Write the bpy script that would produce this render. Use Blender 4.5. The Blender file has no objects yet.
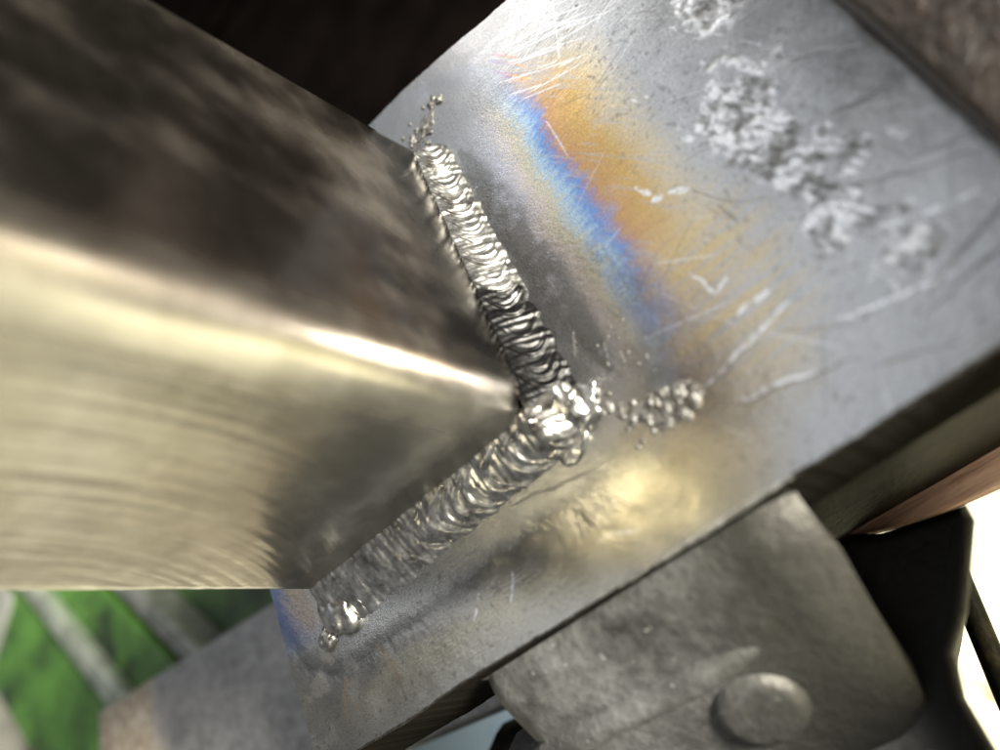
import bpy, bmesh, math, random
import numpy as np
from mathutils import Vector, Matrix, noise
R = math.radians
scene = bpy.context.scene

# ------------------------------------------------------------------ camera
cam_d = bpy.data.cameras.new('camera'); cam = bpy.data.objects.new('camera', cam_d)
scene.collection.objects.link(cam)
CAM = Vector((0.06872, -0.07983, 0.13407))
right = Vector((0.68458, -0.35183, -0.63841)); down = Vector((-0.58900, -0.78297, -0.20010)); fwd = Vector((-0.42946, 0.51301, -0.74323))
up = -down; back = -fwd
cam.matrix_world = Matrix(((right.x, up.x, back.x, CAM.x), (right.y, up.y, back.y, CAM.y), (right.z, up.z, back.z, CAM.z), (0, 0, 0, 1)))
cam_d.sensor_width = 36; cam_d.lens = 28.08
cam_d.clip_start = 0.002; cam_d.clip_end = 200
cam_d.dof.use_dof = True; cam_d.dof.focus_distance = 0.192; cam_d.dof.aperture_fstop = 5.4
scene.camera = cam

# ------------------------------------------------------------------ workshop light, exposure
world = bpy.data.worlds.new('World'); scene.world = world; world.use_nodes = True
wt = world.node_tree; wt.nodes.clear()
bg = wt.nodes.new('ShaderNodeBackground'); bg.inputs['Color'].default_value = (.98, 1.0, 1.0, 1); bg.inputs['Strength'].default_value = 0.16
wo = wt.nodes.new('ShaderNodeOutputWorld'); wt.links.new(bg.outputs[0], wo.inputs[0])
def sph(az, el, d): return Vector((math.cos(R(az)) * math.cos(R(el)), math.sin(R(az)) * math.cos(R(el)), math.sin(R(el)))) * d
def lamp(name, kind, pos, aim, watts, col, **kw):
    d = bpy.data.lights.new(name, kind); d.energy = watts; d.color = col
    for k, v in kw.items(): setattr(d, k, v)
    o = bpy.data.objects.new(name, d); scene.collection.objects.link(o); o.location = pos
    o.rotation_euler = (Vector(pos) - Vector(aim)).to_track_quat('Z', 'Y').to_euler(); return o
# unseen lamps added for glare, overhead fill and bright ground, beside a warm beam
lamp('glare_lamp', 'AREA', sph(89, 30, 1.6), (0, 0, 0), 2.1, (1.0, .98, .95), shape='RECTANGLE', size=.70, size_y=.45)
lamp('overhead_fill', 'AREA', sph(124, 56, 2.2), (0, 0, 0), 7.0, (.90, .94, 1.0), shape='RECTANGLE', size=1.9, size_y=1.9)
lamp('warm_beam', 'SPOT', Vector((-.006, -.014, .022)) + sph(-134, 57, .9), (-.006, -.014, .022), 4.6, (1.0, .90, .62), spot_size=R(7.0), spot_blend=1.0, shadow_soft_size=.012)
lamp('ground_fill', 'SPOT', (2.6, -.34, 1.35), (-.10, -.50, -.25), 1600.0, (1.0, .95, .82), spot_size=R(50), spot_blend=.5, shadow_soft_size=.45)
vs = scene.view_settings; vs.view_transform = 'Standard'; vs.look = 'None'; vs.gamma = 1; vs.use_curve_mapping = False
vs.exposure = 0.3

# ------------------------------------------------------------------ node helpers
class V:                                # a scalar socket with arithmetic
    def __init__(s, g, k): s.g, s.k = g, k
    def _b(s, op, o, r=False): return s.g.m(op, o, s) if r else s.g.m(op, s, o)
    def __add__(s, o): return s._b('ADD', o)
    def __radd__(s, o): return s._b('ADD', o)
    def __sub__(s, o): return s._b('SUBTRACT', o)
    def __rsub__(s, o): return s._b('SUBTRACT', o, True)
    def __mul__(s, o): return s._b('MULTIPLY', o)
    def __rmul__(s, o): return s._b('MULTIPLY', o)
    def __truediv__(s, o): return s._b('DIVIDE', o)
class G:
    def __init__(s, name):
        s.mat = bpy.data.materials.new(name); s.mat.use_nodes = True
        s.t = s.mat.node_tree; s.t.nodes.clear()
        s.out = s.t.nodes.new('ShaderNodeOutputMaterial'); s.bs = s.t.nodes.new('ShaderNodeBsdfPrincipled')
        s.t.links.new(s.bs.outputs[0], s.out.inputs[0])
        s.co = s.t.nodes.new('ShaderNodeTexCoord').outputs['Object']
        sp = s.t.nodes.new('ShaderNodeSeparateXYZ'); s.t.links.new(s.co, sp.inputs[0])
        s.x, s.y, s.z = (V(s, sp.outputs[i]) for i in range(3))
    def put(s, inp, v):
        if isinstance(v, V): s.t.links.new(v.k, inp)
        elif hasattr(v, 'is_linked'): s.t.links.new(v, inp)
        elif isinstance(v, (tuple, list)): inp.default_value = (*v, 1) if len(v) == 3 and len(inp.default_value) == 4 else v
        else: inp.default_value = v
    def m(s, op, a, b=0.0, c=None):
        n = s.t.nodes.new('ShaderNodeMath'); n.operation = op
        s.put(n.inputs[0], a); s.put(n.inputs[1], b)
        if c is not None: s.put(n.inputs[2], c)
        return V(s, n.outputs[0])
    def vec(s, x, y, z):
        n = s.t.nodes.new('ShaderNodeCombineXYZ')
        for i, v in enumerate((x, y, z)): s.put(n.inputs[i], v)
        return n.outputs[0]
    def noise(s, scale, detail=3, rough=0.55, co=None, dist=0.0, color=False):
        n = s.t.nodes.new('ShaderNodeTexNoise'); n.inputs['Scale'].default_value = scale
        n.inputs['Detail'].default_value = detail; n.inputs['Roughness'].default_value = rough; n.inputs['Distortion'].default_value = dist
        s.t.links.new(co if co is not None else s.co, n.inputs['Vector'])
        return n.outputs['Color'] if color else V(s, n.outputs[0])
    def voro(s, scale, co=None, feature='F1'):
        n = s.t.nodes.new('ShaderNodeTexVoronoi'); n.feature = feature; n.inputs['Scale'].default_value = scale
        s.t.links.new(co if co is not None else s.co, n.inputs['Vector'])
        return V(s, n.outputs['Distance'])
    def step(s, v, a, b, lo=0.0, hi=1.0):   # smooth step a..b
        n = s.t.nodes.new('ShaderNodeMapRange'); n.interpolation_type = 'SMOOTHSTEP'
        s.put(n.inputs[0], v)
        for i, q in enumerate((a, b, lo, hi)): n.inputs[i + 1].default_value = q
        return V(s, n.outputs[0])
    def ramp(s, v, stops):
        n = s.t.nodes.new('ShaderNodeValToRGB'); e = n.color_ramp.elements
        while len(e) < len(stops): e.new(0.5)
        for k, (p, c) in enumerate(stops): e[k].position = p; e[k].color = (*c, 1)
        s.put(n.inputs[0], v); return n.outputs[0]
    def mix(s, f, a, b, mode='MIX'):
        n = s.t.nodes.new('ShaderNodeMix'); n.data_type = 'RGBA'; n.blend_type = mode
        s.put(n.inputs[0], f)
        s.put(n.inputs[6], a); s.put(n.inputs[7], b); return n.outputs[2]
    def clamp(s, v): return s.m('MINIMUM', s.m('MAXIMUM', v, 0.0), 1.0)
    def mx(s, *v):
        r = v[0]
        for q in v[1:]: r = s.m('MAXIMUM', r, q)
        return r
    def mn(s, a, b): return s.m('MINIMUM', a, b)
    def seg(s, x, y, a, b, w):              # 1 inside a thin stroke from a to b
        dx, dy = b[0] - a[0], b[1] - a[1]; L = dx * dx + dy * dy
        px, py = x - a[0], y - a[1]
        h = s.clamp((px * dx + py * dy) * (1.0 / L))
        qx, qy = px - h * dx, py - h * dy
        d = s.m('SQRT', qx * qx + qy * qy)
        return s.step(d, w * 0.45, w, 1, 0)
    def ell(s, x, y, cx, cy, rx, ry, soft=0.35):
        qx, qy = (x - cx) * (1 / rx), (y - cy) * (1 / ry)
        return s.step(s.m('SQRT', qx * qx + qy * qy), 1 - soft, 1 + soft, 1, 0)
    def done(s, base, rough, metal=1.0, bump=None, spec=None, coat=None):
        s.put(s.bs.inputs['Base Color'], base); s.put(s.bs.inputs['Roughness'], rough); s.put(s.bs.inputs['Metallic'], metal)
        if spec is not None: s.put(s.bs.inputs['Specular IOR Level'], spec)
        if coat is not None: s.put(s.bs.inputs['Coat Weight'], coat)
        if bump is not None:
            b = s.t.nodes.new('ShaderNodeBump'); b.inputs['Strength'].default_value = 1.0; b.inputs['Distance'].default_value = 1.0
            s.put(b.inputs['Height'], bump); s.t.links.new(b.outputs[0], s.bs.inputs['Normal'])
        return s.mat

# ------------------------------------------------------------------ materials
def mat_plate():
    # colour and gloss of every mark are stored on the plate's own dense mesh; the nodes add grain
    g = G('ground_steel_plate'); x, y = g.x, g.y
    def attr(n):
        q = g.t.nodes.new('ShaderNodeAttribute'); q.attribute_name = n; return q
    ca = attr('steel_colour').outputs['Color']; ra = V(g, attr('gloss').outputs['Fac']); ga = V(g, attr('grain').outputs['Fac'])
    fine = g.noise(2300, 2, .6); hair = g.noise(1, 2, .6, g.vec(x * 110, y * 1900, g.z * 200))
    col = g.mix(1.0, ca, g.ramp(fine, [(.3, (.76, .76, .76)), (.7, (1.22, 1.22, 1.22))]), 'MULTIPLY')
    return g.done(col, ra, g.step(ga, -.9, -.2), fine * .00004 * (.35 + ga * 2.2) + hair * .000022, 0.0)

def mat_upright():
    g = G('ground_steel_angle'); x, y, z = g.x, g.y, g.z
    u = x - y                                                   # runs round the section
    lineal = g.noise(1, 4, .6, g.vec(u * 700, z * 22, 0))            # draw marks along the length
    # coarse disc-grinder sweeps on the lower flange: arcs about a far centre
    cx, cz = -.155, .085
    rr = g.m('SQRT', (x - cx) * (x - cx) + (z - cz) * (z - cz)); th = g.m('ARCTAN2', z - cz, x - cx)
    arcs = g.noise(1, 1.2, .5, g.vec(rr * 330, th * 1.8, 2)); arcs2 = g.noise(1, 2, .6, g.vec(rr * 1500, th * 14, 7))
    big = g.noise(26, 3, .55); mid = g.noise(110, 4, .6); fine = g.noise(1500, 2, .5)
    lower = g.step(y, 0.001, -0.003, 0, 1)
    col = g.mix(g.step(mid, .35, .7), (.53, .51, .47), (.66, .64, .60))
    col = g.mix((1 - lower) * .8, col, g.mix(g.step(mid, .3, .7), (.31, .26, .215), (.40, .345, .295)))
    cx2, cz2 = .05, -.02
    r2 = g.m('SQRT', (y - cx2) * (y - cx2) + (z - cz2) * (z - cz2)); th2 = g.m('ARCTAN2', z - cz2, y - cx2)
    arcs3 = g.noise(1, 3, .6, g.vec(r2 * 300, th2 * 7, 4))
    smud = (1 - lower) * g.step(big + (mid - .5) * .12, .42, .70)
    rough = g.clamp(.17 + smud * .15 + lower * .02 + (mid - .5) * .08 + lower * g.step(z, .03, .006) * .12)
    bend = g.step(x, -.016, -.010) * g.step(y, .012, .006); rough = g.clamp(rough + bend * .12)
    # dirt and painted shade beside the weld
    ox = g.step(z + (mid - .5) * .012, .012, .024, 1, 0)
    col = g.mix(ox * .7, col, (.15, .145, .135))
    base_shade = (1 - lower) * g.step(z + (mid - .5) * .02 + (y - .04) * .22, .016, .040, 1, 0); col = g.mix(base_shade * .75, col, (.07, .066, .06))  # shade beside the upper bead, painted into the flange colour
    h = lineal * .00003 + lower * (arcs * .00022 + arcs2 * .00002) + (1 - lower) * arcs3 * .00004 + big * .0004 + fine * .000006 + mid * .00003
    film = g.clamp((1 - lower) * (.008 + smud * .030) * g.step(z, .018, .035))
    col = g.mix(g.clamp(film * 2.2), col, (.33, .285, .245))
    return g.done(col, rough, 1 - film, h)

def mat_weld(name, tone=1.0, dark=0.0, end_shade=False):
    g = G(name)
    n = g.noise(300, 4, .65); f = g.noise(1600, 3, .6)
    col = g.ramp(n, [(.3, (.20 * tone, .18 * tone, .155 * tone)), (.5, (.42 * tone, .415 * tone, .40 * tone)), (.7, (.66 * tone, .65 * tone, .63 * tone))])
    if end_shade:                                                    # near-black shade painted into the corner end of the run
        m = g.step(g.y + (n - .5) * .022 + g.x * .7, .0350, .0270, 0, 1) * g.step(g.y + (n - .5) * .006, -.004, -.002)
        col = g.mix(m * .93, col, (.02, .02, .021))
    return g.done(col, g.clamp(.29 + n * .26 + dark), 1.0, f * .000025 + n * .00005)

def mat_rust():
    g = G('scaled_rusty_steel')
    n = g.noise(70, 5, .65); f = g.noise(420, 4, .7); p = g.noise(190, 4, .7, dist=.8)
    col = g.ramp(n * .5 + f * .5, [(.32, (.007, .0055, .005)), (.48, (.017, .013, .011)), (.6, (.032, .023, .018)), (.72, (.08, .055, .04))])
    return g.done(col, .42 + n * .2, g.step(f, .4, .65, .2, .75), p * .0011 + f * .0007)

def mat_cast():
    g = G('worn_cast_iron')
    n = g.noise(45, 5, .6); f = g.noise(380, 4, .65); s = g.noise(420, 2, .6)
    col = g.ramp(n * .6 + f * .4, [(.3, (.045, .045, .042)), (.5, (.10, .10, .096)), (.68, (.17, .169, .163))])
    col = g.mix(g.step(s, .68, .76) * .6, col, (.35, .345, .33))
    col = g.mix(g.step(g.x, .012, .026), col, (.010, .009, .008))       # black towards one end of the casting
    return g.done(col, .42 + f * .25, .55, f * .00035 + n * .0004 + g.voro(160) * .0002)

def mat_jaw():
    g = G('bare_worn_jaw_steel')
    n = g.noise(45, 5, .6); f = g.noise(300, 4, .65); s = g.noise(420, 2, .6)
    col = g.ramp(n * .6 + f * .4, [(.32, (.045, .045, .043)), (.5, (.13, .13, .127)), (.66, (.24, .24, .24))])
    col = g.mix(g.step(s, .68, .76) * .6, col, (.7, .69, .66))
    col = g.mix(g.step(g.x - g.z * .5, -.004, .026) * .95, col, (.05, .048, .042))
    return g.done(col, .44 + f * .2, .6, f * .0006 + n * .0007, .3)

def mat_dark_steel():
    g = G('dark_oily_steel')
    n = g.noise(60, 5, .6); f = g.noise(500, 3, .6)
    col = g.ramp(n, [(.35, (.005, .0045, .0035)), (.55, (.012, .011, .007)), (.7, (.04, .032, .016))])
    return g.done(col, .5, .1, f * .0003 + n * .0004, .02)

def mat_wood():
    g = G('weathered_wood')
    w = g.noise(1, 5, .65, g.vec(g.x * 16, g.y * 260, g.z * 260), dist=.5); n = g.noise(60, 4)
    col = g.ramp(w, [(.3, (.16, .085, .05)), (.5, (.50, .30, .20)), (.7, (.66, .44, .31))])
    return g.done(col, .8, 0, w * .0012 + n * .0005)

def mat_green(name, a, b, c):
    g = G(name)
    n = g.noise(24, 5, .62); f = g.noise(150, 4, .65)
    col = g.ramp(n * .75 + f * .25, [(.38, c), (.47, a), (.60, b)])
    return g.done(col, .35 + f * .2, 0, f * .0006 + n * .001)

def mat_bar():
    g = G('mill_finish_grey_bar')
    n = g.noise(30, 5, .6); f = g.noise(240, 4, .6)
    col = g.ramp(n * .5 + f * .5, [(.35, (.20, .195, .195)), (.5, (.30, .295, .295)), (.65, (.40, .39, .385))])
    rust = g.step(g.x + (n - .5) * .03, -.272, -.288, 0, 1) * g.step(f, .2, .55, .55, 1)
    col = g.mix(rust, col, g.ramp(f, [(.4, (.26, .20, .14)), (.55, (.37, .31, .24)), (.7, (.50, .47, .42))]))
    return g.done(col, .42 + f * .2, g.m('SUBTRACT', .75, rust * .7), f * .0006)

def mat_flat(name, c1, c2, rough, metal=0.0, scale=30, bump=.001, spec=.5):
    g = G(name); n = g.noise(scale, 5, .6)
    return g.done(g.mix(g.step(n, .35, .65), c1, c2), rough, metal, n * bump, spec)

def mat_ground():
    g = G('pale_dusty_concrete')
    n = g.noise(3.5, 5, .6); f = g.noise(40, 4, .65); st = g.noise(9, 4, .6, dist=.6)
    col = g.ramp(n * .6 + f * .4, [(.35, (.72, .66, .42)), (.5, (.84, .81, .62)), (.66, (.88, .87, .77))])
    col = g.mix(g.step(st, .54, .62) * .8, col, (.20, .16, .10))
    for a, b, w, c, k in (((-.22, -.205), (-1.5, -1.50), .085, (.035, .032, .026), .95), ((-.30, -.165), (-1.4, -.74), .10, (.15, .12, .085), .9), ((.45, -.20), (1.9, -.75), .34, (.36, .33, .15), .92)):      # unseen trails added to shape the reflections in the angle
        col = g.mix(g.seg(g.x + (st - .5) * .05, g.y + (n - .5) * .05, a, b, w) * k, col, c)
    return g.done(col, .8, 0, f * .004)

M = dict(plate=mat_plate(), upright=mat_upright(), weld=mat_weld('weld_metal'), weld_shaded=mat_weld('weld_metal_shaded_end', .72, 0.0, True), weld_bright=mat_weld('bright_weld_metal', 1.0, -.11), rust=mat_rust(), cast=mat_cast(), jaw=mat_jaw(),
         dark=mat_dark_steel(), wood=mat_wood(), bar=mat_bar(), ground=mat_ground(),
         green=mat_green('green_machine_paint', (.042, .115, .017), (.075, .19, .03), (.012, .026, .009)), dgreen=mat_green('dark_green_paint', (.025, .06, .015), (.05, .11, .025), (.012, .02, .01)),
         rail=mat_flat('worn_pale_rail', (.30, .33, .27), (.55, .60, .50), .32, .6, 60), gstrip=mat_flat('grey_metal_strip', (.16, .17, .15), (.30, .31, .28), .4, .5, 80),
         black=mat_flat('unlit_black', (.0025, .0019, .0017), (.005, .0037, .0033), .95, 0, 18, .002, 0.0), blue=mat_flat('pale_blue_plastic', (.42, .58, .72), (.55, .68, .78), .5, 0, 12, .0005),
         grey=mat_flat('grey_painted_steel', (.16, .165, .15), (.24, .24, .22), .5, .2, 20), spatter=mat_weld('dull_spatter', .46, .20), burr=mat_weld('lit_burr_metal', 1.1), edge=mat_flat('shaded_cut_edge', (.02, .019, .018), (.07, .066, .06), .4, .7, 900, .0001))

# ------------------------------------------------------------------ object helpers
COL = scene.collection
def link(name, me, mat, parent=None):
    o = bpy.data.objects.new(name, me); COL.objects.link(o)
    if mat is not None: me.materials.append(mat)
    if parent is not None: o.parent = parent
    return o
def tag(o, label=None, cat=None, group=None, kind=None):
    for k, v in (('label', label), ('category', cat), ('group', group), ('kind', kind)):
        if v: o[k] = v
    return o
def thing(name, label, cat, loc=(0, 0, 0)):
    o = bpy.data.objects.new(name, None); COL.objects.link(o); o.location = loc; o.empty_display_size = .02
    return tag(o, label, cat)
def adopt(o, root):                                             # parent without moving
    o.parent = root; o.matrix_parent_inverse = Matrix.Translation(root.location).inverted(); return o
def smooth(me, ang=35):
    for p in me.polygons: p.use_smooth = True
    me.set_sharp_from_angle(angle=R(ang))
def prism(name, outline, z0, z1, mat, bev=0.0, seg=2, jitter=0.0, rnd=None):
    bm = bmesh.new(); n = len(outline)
    lo = [bm.verts.new((p[0], p[1], z0)) for p in outline]; hi = [bm.verts.new((p[0], p[1], z1)) for p in outline]
    bm.faces.new(hi); bm.faces.new(lo[::-1])
    for i in range(n): bm.faces.new((lo[i], lo[(i + 1) % n], hi[(i + 1) % n], hi[i]))
    bmesh.ops.recalc_face_normals(bm, faces=bm.faces)
    if bev:
        ed = [e for e in bm.edges if abs(e.verts[0].co.z - e.verts[1].co.z) < 1e-9]
        bmesh.ops.bevel(bm, geom=ed, offset=bev, segments=seg, profile=.5, affect='EDGES')
    me = bpy.data.meshes.new(name); bm.to_mesh(me); bm.free(); smooth(me)
    return link(name, me, mat)
def box(name, x0, x1, y0, y1, z0, z1, mat, bev=.0008, seg=3, rotz=0.0, pivot=None, cuts=0, rough=0.0, seed=0):
    bm = bmesh.new(); bmesh.ops.create_cube(bm, size=1)
    for v in bm.verts: v.co = Vector((x0 + (v.co.x + .5) * (x1 - x0), y0 + (v.co.y + .5) * (y1 - y0), z0 + (v.co.z + .5) * (z1 - z0)))
    if bev: bmesh.ops.bevel(bm, geom=list(bm.edges), offset=bev, segments=seg, profile=.5, affect='EDGES')
    if cuts:
        bmesh.ops.subdivide_edges(bm, edges=[e for e in bm.edges if e.calc_length() > .03], cuts=cuts, use_grid_fill=True)
        for v in bm.verts:
            q = noise.noise_vector(v.co * 70 + Vector((seed, 0, 0))) + noise.noise_vector(v.co * 260 + Vector((seed, 3, 0))) * .5
            v.co += q * rough
    if rotz:
        c = Vector((*(pivot or (x0, y0))[:2], 0)); bmesh.ops.rotate(bm, verts=bm.verts, cent=c, matrix=Matrix.Rotation(rotz, 3, 'Z'))
    me = bpy.data.meshes.new(name); bm.to_mesh(me); bm.free(); smooth(me)
    return link(name, me, mat)
def grid_mesh(name, P, mat, closed_u=False):                    # P: (nu, nv, 3)
    nu, nv = P.shape[:2]; idx = np.arange(nu * nv).reshape(nu, nv); f = []
    for i in range(nu if closed_u else nu - 1):
        k = (i + 1) % nu
        for j in range(nv - 1): f.append((idx[i, j], idx[k, j], idx[k, j + 1], idx[i, j + 1]))
    me = bpy.data.meshes.new(name); me.from_pydata(P.reshape(-1, 3).tolist(), [], [tuple(int(a) for a in q) for q in f]); me.update()
    for p in me.polygons: p.use_smooth = True
    return link(name, me, mat)
def fnoise(p, s, seed=0.0): return noise.noise(Vector(p) * s + Vector((seed, seed * 1.7, 0)))
def lump(name, c, r, sq, mat, seed, sub=3, amp=.22, fr=1.6):
    bm = bmesh.new(); bmesh.ops.create_icosphere(bm, subdivisions=sub, radius=1)
    for v in bm.verts:
        d = 1 + amp * noise.noise(v.co * fr + Vector((seed * 3.1, seed, 0)))
        v.co = Vector((v.co.x * r[0] * d, v.co.y * r[1] * d, v.co.z * r[2] * d))
    bmesh.ops.rotate(bm, verts=bm.verts, cent=(0, 0, 0), matrix=Matrix.Rotation(sq, 3, 'Z'))
    bmesh.ops.translate(bm, verts=bm.verts, vec=c)
    me = bpy.data.meshes.new(name); bm.to_mesh(me); bm.free()
    for p in me.polygons: p.use_smooth = True
    return link(name, me, mat)
rng = random.Random(7)

# ------------------------------------------------------------------ the setting
GZ = -.25
gp = 30
me = bpy.data.meshes.new('ground'); me.from_pydata([(-gp, -gp, GZ), (gp, -gp, GZ), (gp, gp, GZ), (-gp, gp, GZ)], [], [(0, 1, 2, 3)])
tag(link('ground', me, M['ground']), kind='structure')

# ------------------------------------------------------------------ the welded bracket
root = thing('welded_bracket', 'shiny steel angle fillet-welded upright onto a thick heat-tinted steel plate', 'weldment', (0, 0, -.022))
T = .022
# --- numpy noise
def vnoise(x, y, seed=0):
    xi = np.floor(x).astype(np.int64); yi = np.floor(y).astype(np.int64); fx = x - xi; fy = y - yi
    fx = fx * fx * fx * (fx * (fx * 6 - 15) + 10); fy = fy * fy * fy * (fy * (fy * 6 - 15) + 10)
    def h(i, j):
        n = (i * 374761393 + j * 668265263 + seed * 1442695041) & 0xffffffff
        n = ((n ^ (n >> 13)) * 1274126177) & 0xffffffff
        return ((n ^ (n >> 16)) & 0xffff) / 65535.0
    return (h(xi, yi) * (1 - fx) + h(xi + 1, yi) * fx) * (1 - fy) + (h(xi, yi + 1) * (1 - fx) + h(xi + 1, yi + 1) * fx) * fy
def fbm(x, y, sc, oc=4, seed=0, gain=.55):
    t = 0; a = 1; w = 0
    for k in range(oc): t = t + a * vnoise(x * sc + 17.3 * k, y * sc - 9.1 * k, seed + k); w += a; a *= gain; sc *= 2.03
    return t / w
def sst(v, a, b): q = np.clip((v - a) / (b - a), 0, 1); return q * q * (3 - 2 * q)
def mixc(m, a, b): m = m[..., None]; return a * (1 - m) + np.asarray(b) * m
def rampc(v, stops):
    p = [q[0] for q in stops]; return np.stack([np.interp(v, p, [q[1][i] for q in stops]) for i in range(3)], -1)
def segc(x, y, a, b, w, taper=True):
    dx, dy = b[0] - a[0], b[1] - a[1]; h = np.clip(((x - a[0]) * dx + (y - a[1]) * dy) / (dx * dx + dy * dy), 0, 1)
    d = np.hypot(x - a[0] - h * dx, y - a[1] - h * dy)
    w = w * (np.sqrt(np.maximum(4 * h * (1 - h), .04)) if taper else 1)
    return 1 - sst(d, w * .35, w)
def ellc(x, y, cx, cy, rx, ry, soft=.35): return 1 - sst(np.hypot((x - cx) / rx, (y - cy) / ry), 1 - soft, 1 + soft)

def plate_marks(x, y):
    hair = fbm(x * 70, y * 1500, 1, 3, 1); hair2 = fbm((x * .8 + y * .6) * 1300, (y * .8 - x * .6) * 80, 1, 3, 5)
    radial = fbm((x * .5 - y * .87) * 60, (x * .87 + y * .5) * 1600, 1, 3, 8)
    big = fbm(x, y, 38, 4, 11); mid = fbm(x, y, 170, 4, 21); fine = fbm(x, y, 1100, 2, 31); wob = fbm(x, y, 60, 2, 77)
    dA = np.hypot(x, y - np.clip(y, 0, .08)); dB = np.hypot(x - np.clip(x, -.08, 0), y)
    d = dA + (hair - .5) * .0028 + (wob - .5) * .004 + (fine - .5) * .0022 + .0020 + .9 * np.maximum(y - .045, 0) ** 1.5 * .25
    tint = rampc(d, [(.004, (.20, .20, .21)), (.012, (.34, .35, .38)), (.018, (.58, .58, .64)), (.0215, (.70, .62, .56)), (.0245, (.66, .60, .42)), (.0280, (.46, .62, .74)), (.0312, (.15, .32, .68)), (.0332, (.38, .26, .36)), (.0352, (.58, .31, .10)), (.0425, (.66, .41, .11)), (.050, (.66, .56, .38)), (.058, (.57, .565, .55))])
    col = rampc(big, [(.25, (.42, .42, .415)), (.5, (.49, .495, .50)), (.75, (.455, .46, .465))])
    col = col * (.93 + .14 * mid)[..., None]
    fade = 1 - .65 * sst(hair2 * .7 + mid * .4, .60, .72)
    mA = .85 * (1 - sst(d, .050, .060)) * (.22 + .78 * sst(y, -.012, .026)) * (1 - .92 * sst(y, .060, .084)) * sst(x, 0, .003) * (.35 + .65 * fade)
    col = mixc(mA, col, tint)
    # worn-through rainbow strip at the far end of the band
    rs_ = segc(x, y, (.028, .092), (.034, .075), .0040) * sst(radial, .42, .56)
    col = mixc(rs_ * .8, col, rampc(np.clip((x - .026) / .012 + (radial - .5), 0, 1), [(0, (.30, .34, .62)), (.4, (.42, .30, .42)), (.7, (.66, .38, .18)), (1, (.70, .56, .34))]))
    gold = ellc(x, y, .043, -.004, .013, .022, .6) * sst(hair, .35, .65) * .6
    col = mixc(gold, col, (.66, .50, .22))
    bluish = segc(x, y, (.030, .030), (.030, -.002), .007, False) * sst(mid + hair * .4, .55, .85) * .55
    col = mixc(bluish, col, (.30, .36, .58))
    warm_reflection = ellc(x, y, .011, -.033, .020, .013, .5) * (.6 + .4 * hair2)  # warm glow mirrored from the angle, painted into the plate colour
    col = mixc(warm_reflection * .8, col, (.74, .68, .46))
    # lower bead: grainy bright strip, dark undercut band, straw beyond
    e = dB + (hair2 - .5) * .0008 + (mid - .5) * .004
    tB = rampc(e, [(.008, (.32, .32, .315)), (.013, (.50, .50, .485)), (.020, (.56, .555, .53)), (.0240, (.26, .255, .24)), (.028, (.42, .40, .36)), (.033, (.56, .52, .41)), (.042, (.57, .55, .50))])
    mB = sst(-y, .002, .008) * (1 - sst(x, -.004, .022)); col = mixc(mB, col, tB)
    dE = np.hypot(x + .083, y - .004) + (hair2 - .5) * .005
    tE = rampc(dE, [(.007, (.42, .39, .36)), (.014, (.50, .42, .34)), (.018, (.36, .35, .42)), (.0205, (.22, .27, .46)), (.026, (.36, .39, .50))])
    mE = sst(-x, .086, .092) * sst(y, -.016, -.007); col = mixc(mE, col, tE)
    low_l = sst(-x, .070, .090) * sst(-(y + (mid - .5) * .016), .010, .015)
    col = mixc(low_l * .6, col, np.array((.20, .195, .19)))
    col = mixc(low_l * sst(mid, .52, .62) * .5, col, (.50, .46, .40))
    sm = segc(x, y, (.008, .075), (.016, -.004), .0075) * sst(mid, .30, .55); col = mixc(sm * .65, col, (.17, .17, .16))
    oxs = ellc(x, y, -.001, .096, .021, .022, .5) * (.55 + .45 * mid); col = mixc(oxs * .75, col, (.24, .24, .25))
    # scuffed, spalled patches
    wx = x + (fbm(x, y, 130, 4, 41) - .5) * .020; wy = y + (fbm(x, y, 130, 4, 51) - .5) * .020
    sc = 0
    for q in [(.0755, .050, .0065, .010), (.0745, .0295, .0035, .005), (.066, .024, .0065, .010), (.068, .011, .0055, .011), (.0715, .002, .005, .007), (.0675, -.0095, .0045, .0065), (.0735, -.0235, .0042, .005)]:
        sc = np.maximum(sc, ellc(wx, wy, *q))
    sc = np.maximum(sc, .45 * ellc(wx, wy, .090, -.041, .006, .005))
    chip = fbm(x + (mid - .5) * .004, y + (wob - .5) * .006, 300, 5, 61, .58); chip2 = fbm(x * 1.2 + y * .6, y * .5 - x * .3, 800, 3, 91)
    scol = rampc(chip * .6 + chip2 * .4, [(.35, (.14, .135, .125)), (.44, (.34, .335, .325)), (.52, (.62, .62, .63)), (.58, (.94, .94, .95))])
    col = mixc(sc * .85, col, scol)
    jx = x + (wx - x) * .14; jy = y + (wy - y) * .14
    dk = 0
    for a, b, w in [((.0775, .0235), (.0855, .0205), .0012), ((.0855, .0205), (.0885, .0150), .0008), ((.0770, .0085), (.0850, .0060), .0013), ((.083, .0385), (.0865, .036), .0006), ((.076, .040), (.0800, .0385), .0008),
        ((.0690, -.004), (.0900, -.0155), .0005), ((.0690, -.030), (.0910, -.0235), .0009), ((.066, -.033), (.093, -.029), .0007), ((.0800, -.008), (.0920, -.012), .0004), ((.0560, .006), (.0480, .018), .0004),
        ((.0525, .010), (.0535, .002), .0007), ((.0500, .012), (.0530, .004), .0004), ((.0560, -.034), (.0700, -.039), .0005), ((.0470, -.020), (.060, -.028), .0004), ((.0300, -.026), (.0560, -.032), .0005),
        ((.045, .060), (.046, .059), .0008), ((.053, .080), (.0535, .079), .0010), ((.057, .037), (.058, .036), .0007), ((.060, .020), (.052, .023), .0004), ((-.021, -.0155), (.006, -.0200), .0009), ((.012, .004), (.017, -.007), .0010), ((.062, .064), (.066, .058), .0005)]:
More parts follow.
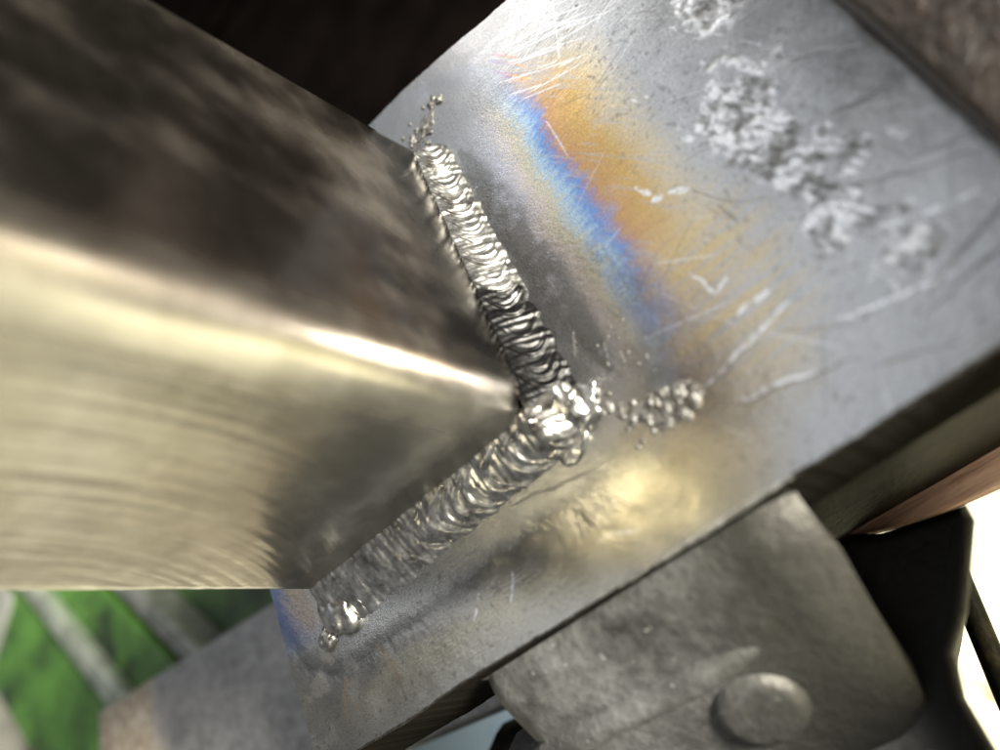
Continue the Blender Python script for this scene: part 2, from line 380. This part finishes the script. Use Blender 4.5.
        dk = np.maximum(dk, segc(jx, jy, a, b, w * .62))
    col = mixc(dk * .6, col, (.11, .105, .10))
    rs = 0
    for a, b, w in [((-.071, -.024), (-.0675, -.036), .0016), ((-.085, -.0265), (-.0875, -.036), .0012), ((-.085, -.0265), (-.083, -.036), .0010), ((-.0905, -.012), (-.088, -.018), .0020)]: rs = np.maximum(rs, segc(wx * .2 + x * .8, wy * .2 + y * .8, a, b, w))
    col = mixc(rs * .55, col, (.50, .38, .27))
    lt = 0  # bright gouges, their glints painted in near-white
    for a, b, w in [((.0405, .0270), (.0425, .0225), .0010), ((.0418, .0210), (.0445, .0205), .0013), ((.0455, .0200), (.0490, .0165), .0011), ((.0820, -.0010), (.0835, -.0050), .0011), ((.0505, .0460), (.0512, .0440), .0007), ((.0530, .0435), (.0535, .0425), .0007),
        ((.0400, .0020), (.0430, -.0060), .0005), ((.0430, -.0060), (.0460, -.0040), .0005), ((.0430, -.0120), (.0505, -.0115), .0009), ((.0700, -.0150), (.0850, -.0210), .0006), ((.0560, -.0240), (.0740, -.0300), .0006), ((.0340, -.0260), (.0500, -.0300), .0005), ((.0300, -.0200), (.0520, -.0160), .0007),
        ((-.0300, -.0330), (-.0250, -.0270), .0006), ((-.0400, -.0320), (-.0360, -.0270), .0005), ((-.0050, -.0330), (.0060, -.0360), .0004), ((.0640, .0560), (.0780, .0290), .0003), ((.016, -.0015), (.0175, .0025), .0005), ((.010, .003), (.013, .009), .0005), ((.0105, -.003), (.015, -.006), .0004)]:
        lt = np.maximum(lt, segc(jx, jy, a, b, w) * sst(chip2, .30, .48))
    # fine criss-cross of hand scratches
    rg = np.random.RandomState(5)
    for k in range(70):
        cx, cy = rg.uniform(.03, .092), rg.uniform(-.04, .10); an = rg.choice([.4, 1.1, 2.3, 2.6]) + rg.normal(0, .25); L = rg.uniform(.003, .012)
        q = segc(x, y, (cx - L * math.cos(an), cy - L * math.sin(an)), (cx + L * math.cos(an), cy + L * math.sin(an)), rg.uniform(.00022, .0004)) * rg.uniform(.15, .5)
        if k % 3: lt = np.maximum(lt, q)
        else: col = mixc(q, col, (.16, .155, .15))
    for k in range(34):                                             # brush strokes fanning across the tint
        cx, cy = rg.uniform(.030, .052), rg.uniform(.068, .10); an = 2.55 + rg.normal(0, .12); L = rg.uniform(.003, .010)
        lt = np.maximum(lt, .55 * segc(x, y, (cx - L * math.cos(an), cy - L * math.sin(an)), (cx + L * math.cos(an), cy + L * math.sin(an)), .00035))
    col = mixc(lt * .85, col, (.93, .93, .94))
    speck = sst(fbm(x, y, 900, 2, 71), .74, .82) * sst(dA, .03, .05); col = mixc(speck * .5, col, (.20, .19, .17))
    near = np.maximum(1 - sst(dA, .010, .030), 1 - sst(dB, .016, .027))
    gloss = np.clip(.22 + (big - .5) * .14 + (mid - .5) * .12 + near * .03 + sc * .06 + dk * .15 + low_l * .08 + oxs * .14, .14, .8)
    z = (big - .5) * .0003 + (mid - .5) * .00003 + sc * ((chip - .5) * .00020 + (chip2 - .5) * .00013) - mB * np.exp(-((e - .0240) / .0022) ** 2) * .0001 + (fine - .5) * .00002 * (1 + near)
    return col, gloss, near, z
XL, XM, XR = -.1045, .0935, .26
fine_n, coarse_n, vn = 800, 40, 620
te = sorted([(.26, .078), (.20, .084), (.15, .089), (.11, .0935), (.08, .097), (.06, .0995), (.043, .1015), (.030, .1045), (.015, .1085), (0, .1115), (-.019, .1135), (-.045, .1145), (-.075, .1145), (-.098, .1135), (-.107, .112)])
us = np.concatenate([np.linspace(XL, XM, fine_n), np.linspace(XM, XR, coarse_n)[1:]])
vv = np.linspace(0, 1, vn)
UX, VVv = np.meshgrid(us, vv, indexing='ij')
lowc = -.0425 + .00012 * (fbm(us, us * 0, 420, 2, 3) - .5) * 2 + .0004 * (fbm(us, us * 0, 60, 2, 4) - .5) * 2
topc = np.interp(us, [q[0] for q in te], [q[1] for q in te]) + .0005 * (fbm(us, us * 0, 300, 3, 6) - .5)
PY = lowc[:, None] * (1 - VVv) + topc[:, None] * VVv
shear = np.interp(PY, [-.0425, -.016, .008, .114], [.0028, .0005, -.0011, -.0025]); wgt = 1 - sst(UX, XL, -.06)
PX = UX + shear * wgt
col_, gloss_, grain_, PZ = plate_marks(PX, PY)
pad = lambda A, n: np.pad(A, [(n, n), (n, n)] + [(0, 0)] * (A.ndim - 2), mode='edge')
PX, PY, PZ = pad(PX, 2), pad(PY, 2), pad(PZ, 2); col_, gloss_, grain_ = pad(col_, 2), pad(gloss_, 2), pad(grain_, 2)
for ax_, A, sgn in ((0, PX, 1), (1, PY, 1)):                        # rolled-over edge, then the side face
    for q, dd in ((1, .0003), (0, .0004)):
        if ax_ == 0: A[q, :] -= dd; A[-1 - q, :] += dd
        else: A[:, q] -= dd; A[:, -1 - q] += dd
zi = np.zeros(PZ.shape, int); 
for q, lev in ((1, 1), (0, 2)):
    zi[q, :] = np.maximum(zi[q, :], lev); zi[-1 - q, :] = np.maximum(zi[-1 - q, :], lev); zi[:, q] = np.maximum(zi[:, q], lev); zi[:, -1 - q] = np.maximum(zi[:, -1 - q], lev)
PZ = np.where(zi == 1, PZ - .0004, PZ); PZ = np.where(zi == 2, -T, PZ)
side = (zi >= 1); col_[side] = (.013, .012, .010); gloss_[side] = .6; grain_[side] = -1  # side face coloured near-black, its shade included
Pn = np.stack([PX, PY, PZ], -1); nuP, nvP = PX.shape
idx = np.arange(nuP * nvP).reshape(nuP, nvP)
quads = np.stack([idx[:-1, :-1], idx[1:, :-1], idx[1:, 1:], idx[:-1, 1:]], -1).reshape(-1, 4)
bot = np.array([[idx[0, 0], idx[0, -1], idx[-1, -1], idx[-1, 0]]]); quads = np.concatenate([quads, bot])
me = bpy.data.meshes.new('base_plate'); me.vertices.add(nuP * nvP); me.vertices.foreach_set('co', Pn.reshape(-1).astype(np.float32))
me.loops.add(quads.size); me.loops.foreach_set('vertex_index', quads.reshape(-1).astype(np.int32))
me.polygons.add(len(quads)); me.polygons.foreach_set('loop_start', np.arange(0, quads.size, 4, dtype=np.int32))
me.update(calc_edges=True)
me.polygons.foreach_set('use_smooth', np.ones(len(quads), bool)); me.set_sharp_from_angle(angle=R(50))
at = me.attributes.new('steel_colour', 'FLOAT_COLOR', 'POINT'); at.data.foreach_set('color', np.concatenate([col_, np.ones(col_.shape[:2] + (1,))], -1).reshape(-1).astype(np.float32))
for nm, A in (('gloss', gloss_), ('grain', grain_)):
    at = me.attributes.new(nm, 'FLOAT', 'POINT'); at.data.foreach_set('value', A.reshape(-1).astype(np.float32))
plate = adopt(link('base_plate', me, M['plate']), root)

# raised burr along the cut edge
nu, nv = 900, 9; P = np.zeros((nu, nv, 3))
for i in range(nu):
    X = -.099 + .335 * i / (nu - 1)
    r = .00026 + .00016 * fnoise((X, 0, 0), 140, 5) + .00012 * fnoise((X, 0, 0), 700, 9)
    hot = max(0, 1 - ((X - .016) / .021) ** 2); r = max(r, .00008) + .00034 * hot
    cy = float(np.interp(X, us, lowc)) - .0001
    for j in range(nv):
        a = 2 * math.pi * j / (nv - 1); P[i, j] = (X, cy + r * math.cos(a), -.0002 + .0003 * hot + max(r, .0001) * math.sin(a))
for a_, b_, mt_ in ((0, 256, 'edge'), (255, 362, 'burr'), (361, nu, 'edge')):     # ragged lip; lit middle and shaded ends painted by material
    grid_mesh('edge_burr', P[a_:b_].copy(), M[mt_]).parent = plate

# upright angle: L section with a rounded outer bend
t, Ro, H = .006, .0090, .155
XA, YB, EX, EY = -.001, -.004, -.0815, .0815
prof = [(EX, YB + t), (EX, YB + t - .0004), (EX, YB + .0006), (EX + .0002, YB + .0002), (EX + .0006, YB), (EX + .002, YB)]
prof += [(XA - Ro - .004, YB), (XA - Ro - .001, YB)]
for k in range(15):
    a = -math.pi / 2 + (math.pi / 2) * k / 14; prof.append((XA - Ro + Ro * math.cos(a), YB + Ro + Ro * math.sin(a)))
prof += [(XA, YB + Ro + .001), (XA, YB + Ro + .004), (XA, EY - .002), (XA, EY - .0006), (XA - .0002, EY - .0002), (XA - .0006, EY), (XA - t + .0004, EY), (XA - t, EY)]
prof += [(XA - t, EY - .001), (XA - t, YB + t + .003), (XA - t - .001, YB + t + .001), (XA - t - .003, YB + t)]
bm = bmesh.new(); zs = [-.001, .02, .05, .08, .11, .14, H]
rings = [[bm.verts.new((p[0], p[1], z)) for p in prof] for z in zs]
for a, b in zip(rings, rings[1:]):
    for i in range(len(prof)): j = (i + 1) % len(prof); bm.faces.new((a[i], a[j], b[j], b[i]))
bm.faces.new(rings[-1]); bm.faces.new(rings[0][::-1]); bmesh.ops.recalc_face_normals(bm, faces=bm.faces)
me = bpy.data.meshes.new('angle_upright'); bm.to_mesh(me); bm.free(); smooth(me, 40)
adopt(link('angle_upright', me, M['upright']), root)

# weld beads: a swept fillet whose surface is a chain of overlapping crescent ripples
def bead(s0, s1, lam, jit, legp, legf, frame, seed, curve, bulge, amp, mat, crest=.82, fine=1.0):
    rg = random.Random(seed); L = abs(s1 - s0); cuts = [0.0]
    while cuts[-1] < L + .02: cuts.append(cuts[-1] + lam * (1 + jit * (rg.random() * 2 - 1)))
    cuts = np.array(cuts); amps = [amp * (.2 + 1.3 * rg.random() ** 1.5) for _ in cuts]; wig = [rg.uniform(-1, 1) for _ in cuts]
    nu = int(L / .00022); nv = 46; P = np.zeros((nu, nv, 3))
    for i in range(nu):
        s = L * i / (nu - 1)
        k = s / L; endf = min(1, max(.02, min(s, L - s) / .004)) ** .5
        lp = legp(k) * (1 + .10 * fnoise((s, 0, 0), 240, seed) + .07 * fnoise((s, 0, 0), 700, seed + 2)); lf = legf(k) * (1 + .09 * fnoise((s, 1, 0), 240, seed) + .06 * fnoise((s, 1, 0), 800, seed))
        lp *= .6 + .4 * endf; lf *= .6 + .4 * endf
        for j in range(nv):
            tt = j / (nv - 1)
            arch = 4 * tt * (1 - tt)
            ph = s + curve * arch + .0012 * fnoise((s * .6, tt * .004, 0), 300, seed + 5)
            ph = max(0.0, ph + .006)
            q = int(np.searchsorted(cuts, ph) - 1); q = min(max(q, 0), len(cuts) - 2); fr = (ph - cuts[q]) / (cuts[q + 1] - cuts[q])
            rip = (fr / crest) ** 1.5 if fr < crest else math.cos((fr - crest) / (1 - crest) * 1.5708)
            hgt = amps[q] * rip * min(1, arch * 1.8) + .00012 * fnoise((s, tt * .012, 0), 330, seed + 1) * min(1, arch * 2)
            wv = fnoise((s, tt * .003, 0), 210, seed + 8); hgt += fine * max(0, .5 + 1.2 * wv) * (.00012 * abs(math.sin(ph * 2100 + 3 * wig[q] + 5 * wv)) + .00005 * math.sin(ph * 5200 + 9 * wv)) * min(1, arch * 2)
            hgt += wig[q] * .00025 * arch * math.sin(tt * 5 + wig[q] * 3)
            # straight chord from flange toe (0, lf) to plate toe (lp, 0), bulged outwards
            d = tt * lp; zz = (1 - tt) * lf
            b = bulge * arch * (lp + lf) * .5 * endf + hgt
            nx, nz = lf / math.hypot(lf, lp), lp / math.hypot(lf, lp)
            d += nx * b; zz += nz * b
            if j == 0: d -= .0012
            if j == nv - 1: zz -= .0008
            P[i, j] = frame(s0 + (s1 - s0) * k, d, zz)
    o = grid_mesh('weld_bead', P, mat); return adopt(o, root)
# upper bead runs along the +y flange, lower one along the -x flange
bead(.0835, -.012, .0024, .5, lambda k: .0066 + .0026 * k, lambda k: .0070 + .0010 * k, lambda s, d, z: (XA + d, s, z), 3, -.0060, .05, .00040, M['weld_shaded'])
bead(-.0835, .008, .0056, .6, lambda k: .0122 - .0026 * k, lambda k: .0072 - .0004 * k, lambda s, d, z: (s, YB - d, z), 11, .0075, .012, .00075, M['weld_bright'], .70, .5)
adopt(lump('corner_puddle', (.0024, -.0080, -.0006), (.0092, .0066, .0030), .55, M['weld_bright'], 4, 5, .34, 2.4), root)
adopt(lump('crater_lump', (-.0800, -.0105, .0012), (.0058, .0068, .0036), .3, M['weld_bright'], 9, 4, .30, 1.7), root)
adopt(lump('crater_lump', (-.0865, -.0150, .0004), (.0032, .0026, .0022), .8, M['weld_bright'], 12, 4, .3, 1.6), root)
adopt(lump('corner_puddle', (-.0030, -.0050, .0030), (.0040, .0040, .0058), .4, M['weld_bright'], 14, 4, .35, 1.9), root)
# spatter and small blobs
sp = [(-.0075, .0895, 1.5), (-.0035, .0925, 1.9), (-.001, .0945, 1.3), (.0015, .0925, 1.7), (.0045, .0915, 1.4), (.0065, .0970, 1.7), (.0095, .0960, 2.0), (.0080, .0985, 1.2), (-.0040, .0890, 1.1), (.0025, .0895, 1.2), (-.006, .0965, .9), (.004, .0990, .9), (-.010, .0930, .8), (.0005, .0870, 1.3), (-.002, .0985, .7)]
sp += [(.0135, -.0135, 1.7), (.0150, -.0165, 2.1), (.0180, -.0185, 1.9), (.0205, -.0165, 2.2), (.0225, -.0190, 2.6), (.0232, -.0160, 1.8), (.0245, -.0215, 2.3), (.0258, -.0180, 2.4), (.0275, -.0205, 2.5), (.0265, -.0165, 1.5), (.0210, -.0215, 1.7), (.0290, -.0185, 1.3), (.0115, -.0110, 1.5), (.0130, -.0085, 1.0), (.0165, -.0135, 1.0), (.0108, -.0065, 1.2)]
for k in range(12): sp.append((rng.uniform(.012, .029), rng.uniform(-.0225, -.013), rng.uniform(.5, 1.3)))
for k in range(26):
    sp.append((rng.uniform(.010, .026), rng.uniform(-.012, .004), rng.uniform(.25, .6)))
adopt(lump('spatter_crust', (.0225, -.0182, -.0002), (.0066, .0034, .0010), -.35, M['spatter'], 21, 5, .5, 3.0), root)
adopt(lump('spatter_crust', (.0015, .0925, -.0003), (.0070, .0030, .0006), .55, M['spatter'], 25, 5, .5, 3.4), root)
for k, (X, Y, r) in enumerate(sp):
    r *= .00070
    adopt(lump('spatter_ball', (X, Y, r * .05), (r * rng.uniform(.9, 1.5), r * rng.uniform(.7, 1.05), r * rng.uniform(.45, .8)), rng.uniform(0, 3), M['spatter'], k, 4 if r > .0009 else 2, .5, 1.9), root)

# ------------------------------------------------------------------ neighbours of the plate
o = box('rusty_flat_bar', .0905, .22, -.20, .20, .0016, .0090, M['rust'], .0014, 3, R(.5), (.09, 0), cuts=26, rough=.0007, seed=2)
tag(o, 'rough dark rusty flat bar lying across the top of the steel plate', 'steel bar')
o = box('support_block', .010, .110, -.0420, .055, -.072, -.0222, M['dark'], .0008, 3, cuts=5, rough=.0003, seed=5)
tag(o, 'dark oily steel block directly under the edge of the plate', 'steel block')
brd = [(.010, -.0422), (.022, -.0428), (.026, -.0440), (.032, -.0458), (.040, -.0476), (.048, -.0482), (.057, -.0490), (.070, -.0492), (.10, -.0495), (.115, -.049), (.115, .09), (.010, .09)]
o = prism('wooden_board', brd, -.0795, -.0722, M['wood'], .0012, 3)
tag(o, 'reddish brown wooden board under the dark steel block', 'board')

# ------------------------------------------------------------------ bench vise
vise = thing('bench_vise', 'worn grey and black cast iron vise beside the lower edge of the plate', 'vise', (0, -.09, GZ))
body = [(-.052, -.047), (.028, -.047), (.034, -.0500), (.0505, -.0530), (.0500, -.0565), (.0455, -.062), (.039, -.070), (.0325, -.0755), (.0295, -.083), (.0290, -.092), (.030, -.115), (.02, -.16), (-.10, -.16), (-.093, -.060), (-.075, -.049)]
bo = prism('body', body, GZ, -.042, M['cast'], .003, 4)
for v in bo.data.vertices:                                       # the casting narrows towards its foot
    q = min(1, max(0, (-.048 - v.co.z) / .10)); v.co.x = -.06 + (v.co.x + .06) * (1 - .6 * q); v.co.y = -.10 + (v.co.y + .10) * (1 - .5 * q)
adopt(bo, vise)
nx, ny = 60, 26; prof2 = []
for k in range(ny):
    f = k / (ny - 1)
    if f < .35: yy = -.0434 - .0107 * f / .35; zz = -.0026 - .0054 * (f / .35) ** 2
    else: q = (f - .35) / .65; yy = -.0541 - .0310 * q; zz = -.008 - .0345 * q ** 1.15
    prof2.append((yy, zz))
prof2 += [(-.0851, -.055), (-.0434, -.055), (-.0434, -.0026)]
bm = bmesh.new(); rows = []
for i in range(nx + 1):
    u = i / nx; X = -.046 + .079 * u
    dr = .004 * max(0, (u - .86) / .14) ** 2 + .0025 * max(0, (.06 - u) / .06) ** 2
    row = []
    for k, (yy, zz) in enumerate(prof2):
        n1 = noise.noise(Vector((X * 160, yy * 160, zz * 160))) * .0005 if 2 < k < ny else 0
        row.append(bm.verts.new((X - .011 * max(0, u - .5) * 2 * min(1, max(0, -zz - .008) / .034), yy + n1 * .5, zz - dr * (1 if k < ny else 0) + n1)))
    rows.append(row)
for a, b in zip(rows, rows[1:]):
    for k in range(len(prof2) - 1): bm.faces.new((a[k], b[k], b[k + 1], a[k + 1]))
bm.faces.new(rows[0][:-1]); bm.faces.new(rows[-1][:-1][::-1]); bmesh.ops.recalc_face_normals(bm, faces=bm.faces)
me = bpy.data.meshes.new('jaw'); bm.to_mesh(me); bm.free(); smooth(me, 50)
adopt(link('jaw', me, M['jaw']), vise)
# raised rib crossing the body and the round boss
def tube(name, pts, r, mat, nv=16, jag=0.0):
    P = np.zeros((len(pts), nv + 1, 3))
    for i, p in enumerate(pts):
        a = Vector(pts[max(i - 1, 0)]); b = Vector(pts[min(i + 1, len(pts) - 1)]); tdir = (b - a).normalized()
        n = tdir.cross(Vector((0, 0, 1))).normalized(); m = n.cross(tdir)
        rr = (r if not callable(r) else r(i / (len(pts) - 1))) * (1 + jag * fnoise(p, 150, 2))
        for j in range(nv + 1):
            th = 2 * math.pi * j / nv; P[i, j] = Vector(p) + n * rr * math.cos(th) + m * rr * math.sin(th)
    return grid_mesh(name, P, mat)
adopt(tube('rib', [(-.090 + .128 * k / 20, -.0590 - .003 * k / 20, -.0140 - .003 * k / 20) for k in range(6, 17)], lambda u: .0036 * min(1, 6 * (1 - u) + .05, 6 * u + .05), M['jaw'], 20, .3), vise)
bm = bmesh.new(); ring = [(0, .0022), (.006, .0022), (.0078, .0018), (.0088, .0006), (.0096, -.0010), (.0100, -.010)]
vs_ = [[bm.verts.new((r * math.cos(a), r * math.sin(a), z)) for a in [2 * math.pi * q / 40 for q in range(40)]] for r, z in ring[1:]]
bm.faces.new(vs_[0])
for a, b in zip(vs_, vs_[1:]):
    for q in range(40): bm.faces.new((a[q], b[q], b[(q + 1) % 40], a[(q + 1) % 40]))
bmesh.ops.recalc_face_normals(bm, faces=bm.faces); bmesh.ops.rotate(bm, verts=bm.verts, cent=(0, 0, 0), matrix=Matrix.Rotation(R(46), 3, 'X')); bmesh.ops.translate(bm, verts=bm.verts, vec=(.0, -.0708, -.0244)); me = bpy.data.meshes.new('boss'); bm.to_mesh(me); bm.free(); smooth(me, 60)
adopt(link('boss', me, M['jaw']), vise)
adopt(tube('handle_bar', [(.033 - .0012 * k, -.058 - .0050 * k, -.100) for k in range(12)], .0030, M['dark'], 14), vise)
adopt(tube('screw_end', [(-.150 + .012 * k, -.056, -.078) for k in range(6)], lambda u: .014 + .004 * math.sin(u * 9), M['dark'], 20), vise)

# ------------------------------------------------------------------ background pieces
o = box('grey_flat_bar', -.333, -.03, -.012, .058, -.072, -.060, M['bar'], .0012, 3, R(-6), (-.333, .058), cuts=10, rough=.0004, seed=4)
tag(o, 'plain grey flat bar with a brown rusted end, passing below the plate', 'steel bar')

mach = thing('green_machine_frame', 'bright green painted machine frame with a pale raised rail and dark slot', 'machine', (-.4, .14, GZ))
ax = R(-49.5)                                                    # direction of its rails
def gbox(name, b0, b1, z0, z1, mat, a0=-.70, a1=-.22, bev=.003):
    o = box(name, a0, a1, b0, b1, z0, z1, mat, bev, 3, cuts=6, rough=.0008, seed=b0 * 50)
    me = o.data; me.transform(Matrix.Rotation(ax, 4, 'Z')); adopt(o, mach); return o
gbox('deck', -.330, -.203, -.135, -.104, M['green'])
gbox('rail', -.247, -.232, -.1045, -.094, M['rail'])
gbox('slot_floor', -.2035, -.05, -.16, -.128, M['dgreen'])
gbox('slot_strip', -.1985, -.185, -.129, -.103, M['gstrip'])
gbox('side_cover', -.56, -.262, -.150, -.1005, M['grey'], a0=-.80, a1=-.515, bev=.008)
gbox('leg', -.30, -.22, GZ, -.134, M['green'], a0=-.34, a1=-.25)
gbox('leg', -.30, -.22, GZ, -.134, M['green'], a0=-.66, a1=-.58)

tray = thing('unlit_machine_bed', 'machine bed coloured near-black for the unlit background behind the far edge of the plate', 'machine', (.2, .8, GZ))  # lack of light back here is put into its colour
adopt(box('bed', -.75, 1.6, .17, 2.6, GZ, -.222, M['black'], .01, 4, cuts=6, rough=.002, seed=3), tray)
for k in range(5):
    adopt(box('bed_rib', -.70, 1.5, .34 + .4 * k, .36 + .4 * k, -.2225, -.214, M['black'], .004, 3), tray)

o = box('blue_plastic_box', -.34, -.19, -.07, .05, GZ + .0004, GZ + .04, M['blue'], .006, 4)
tag(o, 'pale blue plastic box on the ground under the plate corner', 'box')
